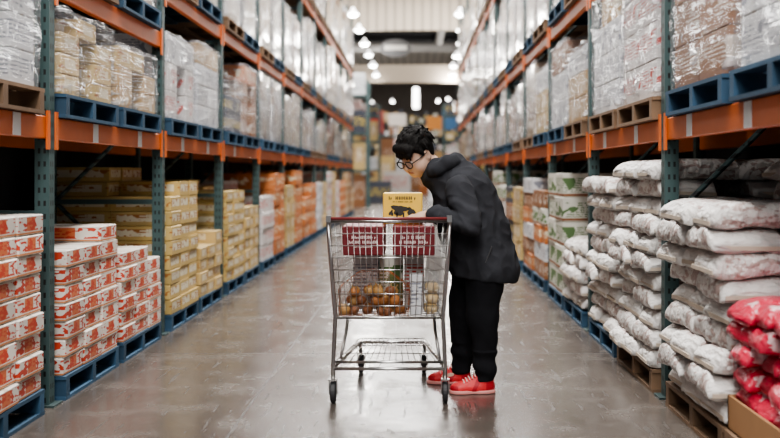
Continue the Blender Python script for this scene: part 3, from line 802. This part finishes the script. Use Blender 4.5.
# ------------------------------------------------------------------ shopping cart
CX=-.15; Y0,Y1=5.80,6.74
cart=thing('shopping_cart','chrome wire shopping cart in the middle of the aisle, loaded with groceries','shopping cart',(CX,6.25,0))
def cadd(name,mb,mat,parent=cart,smooth=True):
    me=mb.mesh(name,mat,smooth); me.transform(Matrix.Translation((-CX,-6.25,0))); return obj(name,me,parent)
def cp(s,t,far):
    if not far: a=.306+(.350-.306)*t; return Vector((CX+s*a,Y0-.02*t,.495+(1.055-.495)*t))
    a=.21+(.25-.21)*t; return Vector((CX+s*a,Y1+.06*t,.54+(1.0-.54)*t))
def panel(p00,p10,p11,p01,nu,nv,r=.0022):
    b=MB()
    for i in range(nu+1):
        u=i/nu; b.tube([p00.lerp(p10,u),p01.lerp(p11,u)],r,5)
    for j in range(nv+1):
        v=j/nv; b.tube([p00.lerp(p01,v),p10.lerp(p11,v)],r*1.25,5)
    return b
cadd('rear_gate',panel(cp(-1,0,0),cp(1,0,0),cp(1,1,0),cp(-1,1,0),20,8,.0025),M['chrome'])
cadd('front_panel',panel(cp(-1,0,1),cp(1,0,1),cp(1,1,1),cp(-1,1,1),14,6),M['chrome'])
for s in (-1,1): cadd('side_panel',panel(cp(s,0,0),cp(s,0,1),cp(s,1,1),cp(s,1,0),24,6),M['chrome'])
cadd('basket_floor',panel(cp(-1,0,0),cp(1,0,0),cp(1,0,1),cp(-1,0,1),16,14),M['chrome'])
b=MB(); b.tube([cp(-1,1,0),cp(-1,1,1),cp(1,1,1),cp(1,1,0)],.008,8,True); cadd('top_rim',b,M['chrome'])
b=MB(); b.tube([cp(-1,0,0),cp(-1,0,1),cp(1,0,1),cp(1,0,0)],.007,8,True); cadd('bottom_rim',b,M['chrome'])
b=MB()
for s in (-1,1):
    b.tube([(CX+s*.352,Y0-.02,1.075),(CX+s*.345,Y0,.9),(CX+s*.312,Y0,.5),(CX+s*.325,Y0,.22),(CX+s*.325,Y0,.135)],.0125,8)
    b.tube([(CX+s*.325,Y0,.20),(CX+s*.30,6.05,.205),(CX+s*.215,6.62,.215),(CX+s*.21,6.64,.14)],.0125,8)
    b.tube([(CX+s*.30,6.05,.21),(CX+s*.275,6.2,.36),(CX+s*.265,6.3,.505)],.010,8)
b.tube([(CX-.325,Y0,.20),(CX+.325,Y0,.20)],.010,8); b.tube([(CX-.215,6.62,.215),(CX+.215,6.62,.215)],.010,8)
cadd('chassis',b,M['chrome'])
b=panel(Vector((CX-.31,Y0+.03,.235)),Vector((CX+.31,Y0+.03,.235)),Vector((CX+.215,6.6,.245)),Vector((CX-.215,6.6,.245)),16,3,.0026)
b.tube([(CX-.315,Y0+.02,.235),(CX+.315,Y0+.02,.235)],.008,8)
cadd('lower_rack',b,M['chrome'])
b=MB().tube([(CX-.345,Y0-.035,1.072),(CX+.345,Y0-.035,1.072)],.010,10)
cadd('handle',b,plain('dark_red_handle',(.16,.03,.03),.4))
for s in (-1,1):
    b=MB().box(CX+s*.348-.014,CX+s*.348+.014,Y0-.05,Y0-.008,1.052,1.09)
    cadd('handle_bracket',b,M['chrome'],smooth=False)
rub=plain('rubber',(.03,.03,.032),.6)
for (x,y) in ((CX-.325,Y0),(CX+.325,Y0),(CX-.21,6.66),(CX+.21,6.66)):
    b=MB().box(x-.024,x-.020,y-.02,y+.03,.05,.14).box(x+.020,x+.024,y-.02,y+.03,.05,.14).box(x-.024,x+.024,y-.02,y+.025,.135,.142)
    c=cadd('caster',b,M['chrome'],smooth=False)
    b=MB().lathe([(.03,-.016),(.058,-.016),(.062,-.009),(.062,.009),(.058,.016),(.03,.016)],(x,y+.02,.0625),22,'x')
    cadd('wheel',b,rub,c,False)
    b=MB().lathe([(.002,-.026),(.012,-.026),(.012,.026),(.002,.026)],(x,y+.02,.0625),10,'x'); cadd('axle',b,M['chrome'],c)
# contents
def boxthing(name,x0,x1,y0,y1,z0,z1,kind,label,cat,group=None):
    me=carton_me(x1-x0,y1-y0,z1-z0,kind)
    return tag(obj(name,me,None,((x0+x1)/2,(y0+y1)/2,z0)),label,cat,group)
boxthing('white_pack',-.375,-.225,6.05,6.38,.512,.852,'white','white pack under the left red carton in the cart','pack')
boxthing('printed_pack',-.215,-.075,6.05,6.38,.512,.846,'green','white pack with green-brown print between the other packs in the cart','pack')
boxthing('white_pack',-.065,.055,6.05,6.38,.512,.852,'whitered','white and red pack under the right red carton in the cart','pack')
whitep=plain('white_lettering',(.70,.60,.57),.5)
def fine_print(b,rg,x0,x1,y0,y1,zc,hh,w=.0035,gap=.0035):
    x=x0
    while x<x1-w:
        if rg.random()>.16:
            k=rg.choice((0,0,1,2))
            b.box(x,x+w,y0,y1,zc-hh/2,zc+hh/2*(1 if k<2 else .3))
            if k: b.box(x+w,x+w+gap*.6,y0,y1,zc-hh*.12,zc+hh*.12)
        x+=w+gap
for (x0,x1,sd,lb) in ((-.425,-.180,3,'dark red carton with white lettering at the left in the cart'),(-.130,.115,9,'dark red carton with white lettering at the right in the cart')):
    o=boxthing('red_carton',x0,x1,5.84,6.22,.854,1.025,'red',lb,'carton')
    rg=random.Random(sd); b=MB(); W2=(x1-x0)/2; y0,y1=-.1925,-.1905
    for zc,hh,a in ((.132,.010,.50),(.106,.019,.62),(.078,.017,.68),(.050,.008,.46)):
        fine_print(b,rg,-W2*a,W2*a,y0,y1,zc,hh,.0046 if hh>.012 else .003,.0042 if hh>.012 else .003)
    obj('lettering',b.mesh('lettering',whitep),o)
o=boxthing('yellow_box',-.195,.046,6.085,6.30,1.027,1.215,'yellowbox','yellow box with black print on top of the red cartons','box')
b=MB(); yy0,yy1=-.1105,-.1078
rg=random.Random(4)
def blob(cx,cz,rx,rz_,sd):
    n=len(b.v); m=22
    for k in range(m):
        a=2*PI*k/m; q=1+.28*math.sin(a*3+sd)+.14*math.sin(a*5+sd*2)
        b.v.append((cx+rx*q*math.cos(a),yy0,cz+rz_*q*math.sin(a)))
    b.f.append(tuple(range(n,n+m)))
blob(-.02,.085,.046,.030,.6); blob(.050,.075,.024,.022,2.0); blob(-.070,.065,.014,.016,4.0)
b.box(-.04,-.030,yy0,yy1,.030,.07); b.box(.0,.010,yy0,yy1,.028,.07)
fine_print(b,rg,-.085,.085,yy0,yy1,.157,.020,.0055,.0048); fine_print(b,rg,-.06,.06,yy0,yy1,.134,.008,.003,.003)
me=b.mesh('print',M['ink']); obj('print',me,o)
onms=[plain('onion_skin_amber',(.36,.15,.05),.5,0,.35,40,0,.25),plain('onion_skin_brown',(.20,.08,.035),.5,0,.35,40,0,.25),plain('onion_skin_gold',(.44,.26,.10),.5,0,.35,40,0,.25)]
OMS=[MB().lathe([(.003,-.036),(.02,-.032),(.035,-.015),(.038,.0),(.034,.018),(.018,.032),(.006,.038),(.003,.046)],(0,0,.036),14).mesh('onion',mm,True) for mm in onms]
sm=MB().lathe([(.006,.0),(.003,.012),(.006,.02)],(0,0,.078),8).mesh('stem',plain('onion_stem',(.45,.33,.16),.8))
CN=['amber','dark brown','golden']
for l,(nxn,nyn) in enumerate(((6,2),(5,2),(4,2))):
    for i in range(nxn):
        for j in range(nyn):
            q=random.randrange(3); s=random.uniform(.72,.90)
            o=tag(obj('onion',OMS[q],None,(-.412+i*.066+.033*l+random.uniform(-.008,.008),5.885+j*.075+random.uniform(-.008,.008),.504+l*.054+random.uniform(0,.006)),(random.uniform(-.9,.9),random.uniform(-.9,.9),random.random()*6)),'%s onion in the cart, %s layer, %s from left, %s row'%(CN[q],ORD[l],ORD[i],'near' if j==0 else 'far'),'onion','onions in the cart')
            o.scale=(s,s,s*random.uniform(.8,1.0)); obj('stem',sm,o)
boxthing('white_package',-.030,.045,5.86,5.99,.504,.74,'white','upright white package between the two produce bags in the cart','pack')
pom=plain('potato_skin',(.46,.32,.14),.6,0,.3,30,.2,.2)
def potato(seed):
    b=MB(); b.lathe([(.003,-.044),(.020,-.038),(.031,-.020),(.034,.002),(.030,.022),(.018,.038),(.003,.044)],(0,0,0),14,'x')
    b.v=[tuple(Vector(v)+noise.noise_vector(Vector(v)*22+Vector((seed,0,0)))*.006) for v in b.v]
    return b.mesh('potato',pom,True)
PO=[potato(s) for s in (1.5,4.2,7.7)]
k=0
for l in range(3):
    for j in range(2):
        tag(obj('potato',PO[k%3],None,(.099+random.uniform(-.006,.006),5.885+j*.078,.538+l*.062),(random.random()*2,0,random.uniform(-.4,.4))),'yellow-brown potato in the cart, %s layer, %s row'%(ORD[l],'near' if j==0 else 'far'),'potato','potatoes in the cart'); k+=1
def bag(name,x,y,w,d,hh,mat,seed,label,amp=.02,top=.6,net=False):
    bg=crumple(w,d,hh,amp,seed,mat,16 if net else 10,'film_bag')
    for v in bg.vertices:
        tt=max(0,(v.co.z/hh-.62)/.38); v.co.x*=1-top*tt; v.co.y*=1-top*tt
    if net:
        bm=bmesh.new(); bm.from_mesh(bg); bmesh.ops.wireframe(bm,faces=list(bm.faces),thickness=.0010,use_replace=True,use_even_offset=True); bm.to_mesh(bg); bm.free()
    return tag(obj(name,bg,None,(x,y,.501)),label,'bag')
bag('net_bag',-.24,5.925,.41,.20,.26,M['net'],4.4,'brown-orange net bag around the onions at the left of the cart',.012,.6,True)
bag('produce_bag',.100,5.925,.10,.20,.27,M['clear'],9.1,'clear plastic bag around the potatoes at the right of the cart',.010,.4)

# ------------------------------------------------------------------ far hall
lampm=emis('lamp_glow',(1,.98,.94),30)
LMB=[MB().lathe([(.03,.34),(.07,.30),(.10,.2),(.26,.03),(.27,.0),(.25,.02),(.09,.19),(.02,.28)],n=18).mesh('reflector',M['lampshell'],True),MB().lathe([(.002,-.10),(.12,-.09),(.24,.0),(.02,.02)],n=18).mesh('diffuser',lampm,True)]
def lamp(x,y,z,label,e=150,sc=1):
    t=thing('high_bay_lamp',label,'lamp',(x,y,z),0,'high-bay lamps')
    a=obj('reflector',LMB[0],t); c=obj('diffuser',LMB[1],t); a.scale=c.scale=(sc,sc,sc)
    obj('cord',MB().tube([(0,0,.33*sc),(0,0,10.4-z)],.012,6).mesh('cord',M['dark']),t)
    if e:
        ld=bpy.data.lights.new('lamp_light','POINT'); ld.energy=e; ld.shadow_soft_size=.25; ld.color=(1,.96,.9)
        lo=bpy.data.objects.new('lamp_light',ld); C.objects.link(lo); lo.location=(0,0,-.4); lo.parent=t
for j,(x,y,z) in enumerate(((-2.4,38.7,7.5),(-2.4,43,7.5),(-2.4,47.5,7.5),(-2.4,52,7.5),(-2.4,57,7.5),(-2.4,61.5,7.4),(-3.0,70,6.2),(-3.3,76,6.0),(-4.1,84,6.3))): lamp(x,y,z,'round bright high-bay lamp, left row, %s from the front'%ORD[j],380 if j%2==0 else 0,.85)
for j,(x,y,z) in enumerate(((1.75,38.7,7.5),(2.0,43,7.5),(2.2,47.5,7.5),(2.2,52.5,7.5),(2.2,57.5,7.5),(2.3,61.5,7.4),(2.8,71,6.2),(3.1,78,6.4),(3.4,86,6.5))): lamp(x,y,z,'round bright high-bay lamp, right row, %s from the front'%ORD[j],380 if j%2==1 else 0,.85)
for j,(x,y,z) in enumerate(((-1.9,84,7.4),(1.9,82,7.3),(2.9,88,7.9))): lamp(x,y,z,'small bright lamp at the far end of the hall, %s of the back lamps'%ORD[j],0,.7)
t=thing('hanging_light','tall bright white hanging light at the centre of the far hall','light',(.07,70,5.9))
obj('tube',MB().lathe([(.02,0),(.2,.02),(.22,.15),(.22,1.35),(.2,1.45),(.02,1.5)],n=18).mesh('tube',emis('white_glow',(1,.98,.95),7),True),t)
obj('cord',MB().tube([(0,0,1.5),(0,0,4.5)],.02,6).mesh('cord',M['dark']),t)
t=thing('hanging_sign','dark grey rounded sign hanging from the ceiling far down the aisle','sign',(-.95,49,7.5))
sp=MB().lathe([(.02,-.03),(.44,-.03),(.44,.03),(.02,.03)],(0,0,0),20,'x')
me=sp.mesh('panel',plain('sign_grey',(.10,.10,.105),.5)); me.transform(Matrix.Rotation(PI/2,4,'Z')); me.transform(Matrix.Scale(1.75,4,(1,0,0))); obj('panel',me,t)
obj('band',MB().box(-.55,.55,-.05,-.042,-.1,.13).mesh('band',plain('sign_band',(.62,.60,.57),.5)),t)
b=MB()
for s in (-1,1): b.tube([(s*.5,0,.25),(s*.5,0,2.9)],.012,6)
obj('wire',b.mesh('wire',M['dark']),t)
FK=['tan','whitered','cream','navy','brown','white','green','navy','yellow','whitered']
def far_rack(x0,x1,y0,depth,levs,nbox,nm):
    t=thing('display_rack','steel storage rack, %s'%nm,'rack',((x0+x1)/2,y0+depth/2,0),0,'far racks')
    w=(x1-x0)
    for sx in (-1,1):
        for sy in (-1,1): obj('post',MB().box(sx*w/2-.05,sx*w/2+.05,sy*depth/2-.05,sy*depth/2+.05,0,levs[-1]+.6).mesh('post',M['post']),t)
    for z in levs: obj('shelf',MB().box(-w/2-.03,w/2+.03,-depth/2-.03,depth/2+.03,z-.1,z).mesh('shelf',M['steel']),t)
    for li,z in enumerate([0]+levs):
        bw=(w-.2)/nbox; top=(levs[0]-.2 if li==0 else 1.15)
        for i in range(nbox):
            kd=random.choice(FK); hh=round(top*random.choice((.35,.6,.8,.97)),1)
            CART.append((bw*hh*1e6/y0**2*(.6 if abs((x0+x1)/2)/y0<.06 else .3),(round(bw-.05,2),round(depth-.3,2),hh,kd,0),((x0+x1)/2-w/2+.1+bw*(i+.5),y0+depth/2,z+.001),0,'%s, %s box, %s level, %s'%(DESC[kd],ORD[i],ORD[li],nm),'cartons on far racks'))
far_rack(-4.6,-1.9,40,1.2,[1.5,3.0,4.5],5,'left rack past the aisle')
far_rack(-5.0,-2.0,56,1.2,[1.6,3.2,4.6],6,'left rack further back')
far_rack(1.8,4.4,39,1.2,[1.5,3.0,4.5],5,'right rack past the aisle')
far_rack(1.6,4.6,55,1.2,[1.6,3.2,4.6],6,'right rack further back')
far_rack(-5.4,-1.0,90,1.3,[1.2,2.4,3.6,4.8,6.0],10,'back left rack')
far_rack(-.6,4.8,92,1.3,[1.2,2.4,3.6,4.8,6.0],12,'back right rack')
def bin_(x,y,w,hh,kd,lab):
    tag(obj('display_bin',carton_me(w,1.0,hh,kd),None,(x,y,0)),lab,'display bin')
bin_(-1.7,46,1.2,1.0,'navy','low navy display bin on the left beyond the aisle')
bin_(1.2,49,1.1,1.1,'white','low white display bin on the right beyond the aisle')
bin_(-1.2,64,1.6,1.5,'whitered','white display bin with red print in the far hall')
bin_(1.0,66,1.4,1.7,'orange','orange display bin in the far hall')
bin_(-2.2,72,1.5,2.6,'cream','tall cream display bin at the left of the far hall')
bin_(2.2,73,1.5,3.0,'tan','tall tan display bin at the right of the far hall')
bin_(.3,80,1.2,2.0,'brown','brown display bin at the centre of the far hall')
bin_(-.9,78,1.1,3.4,'white','tall white display bin left of the brown one in the far hall')
bin_(1.3,82,1.0,3.9,'navy','very tall dark display bin right of the brown one in the far hall')
bin_(-2.4,84,1.2,4.3,'brown','very tall brown display bin behind the tall cream one')
for j,(x,y,z,w,hh,col) in enumerate(((-2.6,66,4.0,1.0,1.5,(.5,.06,.05)),(2.3,67,4.3,1.0,1.3,(.06,.16,.32)),(-1.3,74,4.9,1.3,.9,(.6,.55,.5)),(1.5,76,4.7,1.2,1.0,(.55,.22,.05)))):
    t=thing('hanging_banner','plain %s banner hanging in the far hall'%('red','blue','pale','orange')[j] ,'banner',(x,y,z),0,'banners in the far hall')
    obj('cloth',MB().box(-w/2,w/2,-.01,.01,0,hh).mesh('cloth',plain('banner_cloth',col,.7)),t)
    obj('wire',MB().tube([(-w*.4,0,hh),(-w*.4,0,10.4-z)],.01,5).tube([(w*.4,0,hh),(w*.4,0,10.4-z)],.01,5).mesh('wire',M['dark']),t)

# ------------------------------------------------------------------ place cartons: the 280 largest in view as things, the rest as one mass
CART.sort(key=lambda q:-q[0])
for sc,(w,d,hh,kd,vr),loc,rz,lab,grp in CART[:280]:
    tag(obj('carton',carton_me(w,d,hh,kd,vr),None,loc,(0,0,rz)),lab,'carton',grp)
mb=MB(); gen=[];loc_=[];mi=[]; kl=list(P.keys())
for sc,(w,d,hh,kd,vr),loc,rz,lab,grp in CART[280:]:
    x,y,z=loc; mb.box(x-w/2,x+w/2,y-d/2,y+d/2,z,z+hh)
    gen+=[(0,0,0),(1,0,0),(1,1,0),(0,1,0),(0,0,1),(1,0,1),(1,1,1),(0,1,1)]
    loc_+=[((g[0]-.5)*w+vr*1.37,(g[1]-.5)*d+vr*1.37,g[2]*hh) for g in gen[-8:]]
    mi+=[kl.index(kd)]*6
me=bpy.data.meshes.new('carton'); me.from_pydata(mb.v,[],mb.f)
for kd in kl: me.materials.append(P[kd])
me.polygons.foreach_set('material_index',mi); set_attr(me,gen,loc_); me.update()
tag(obj('carton',me),'remaining printed cartons stacked deeper in the racks and far down the hall','cartons',None,'stuff')

# ------------------------------------------------------------------ lights
def area(loc,sx,sy,e,rot=(0,0,0),col=(1,.98,.955)):
    d=bpy.data.lights.new('area','AREA'); d.shape='RECTANGLE'; d.size=sx; d.size_y=sy; d.energy=e; d.color=col
    o=bpy.data.objects.new('area_light',d); C.objects.link(o); o.location=loc; o.rotation_euler=rot; return o
area((-.3,16,8.6),1.2,38,4200)
area((-.3,40,9.9),10,9,2300)
area((-.3,75,10.2),12,30,2800)
area((-.3,-3,6.0),4,3,560,(math.radians(48),0,0))  # fill lamp added behind the camera to put highlights on the person
w=bpy.data.worlds.new('world'); S.world=w; w.use_nodes=True
w.node_tree.nodes['Background'].inputs[0].default_value=(.88,.92,1,1); w.node_tree.nodes['Background'].inputs[1].default_value=.26
# ------------------------------------------------------------------ camera
cd=bpy.data.cameras.new('camera'); cam=bpy.data.objects.new('camera',cd); C.objects.link(cam)
cd.sensor_width=36; cd.lens=1000/780*36; cd.shift_x=-25/780; cd.shift_y=-45/780
cam.location=(0,0,1.33); cam.rotation_euler=(PI/2,0,0)
cd.dof.use_dof=True; cd.dof.focus_distance=6.1; cd.dof.aperture_fstop=1.4
cd.clip_end=300
S.camera=cam
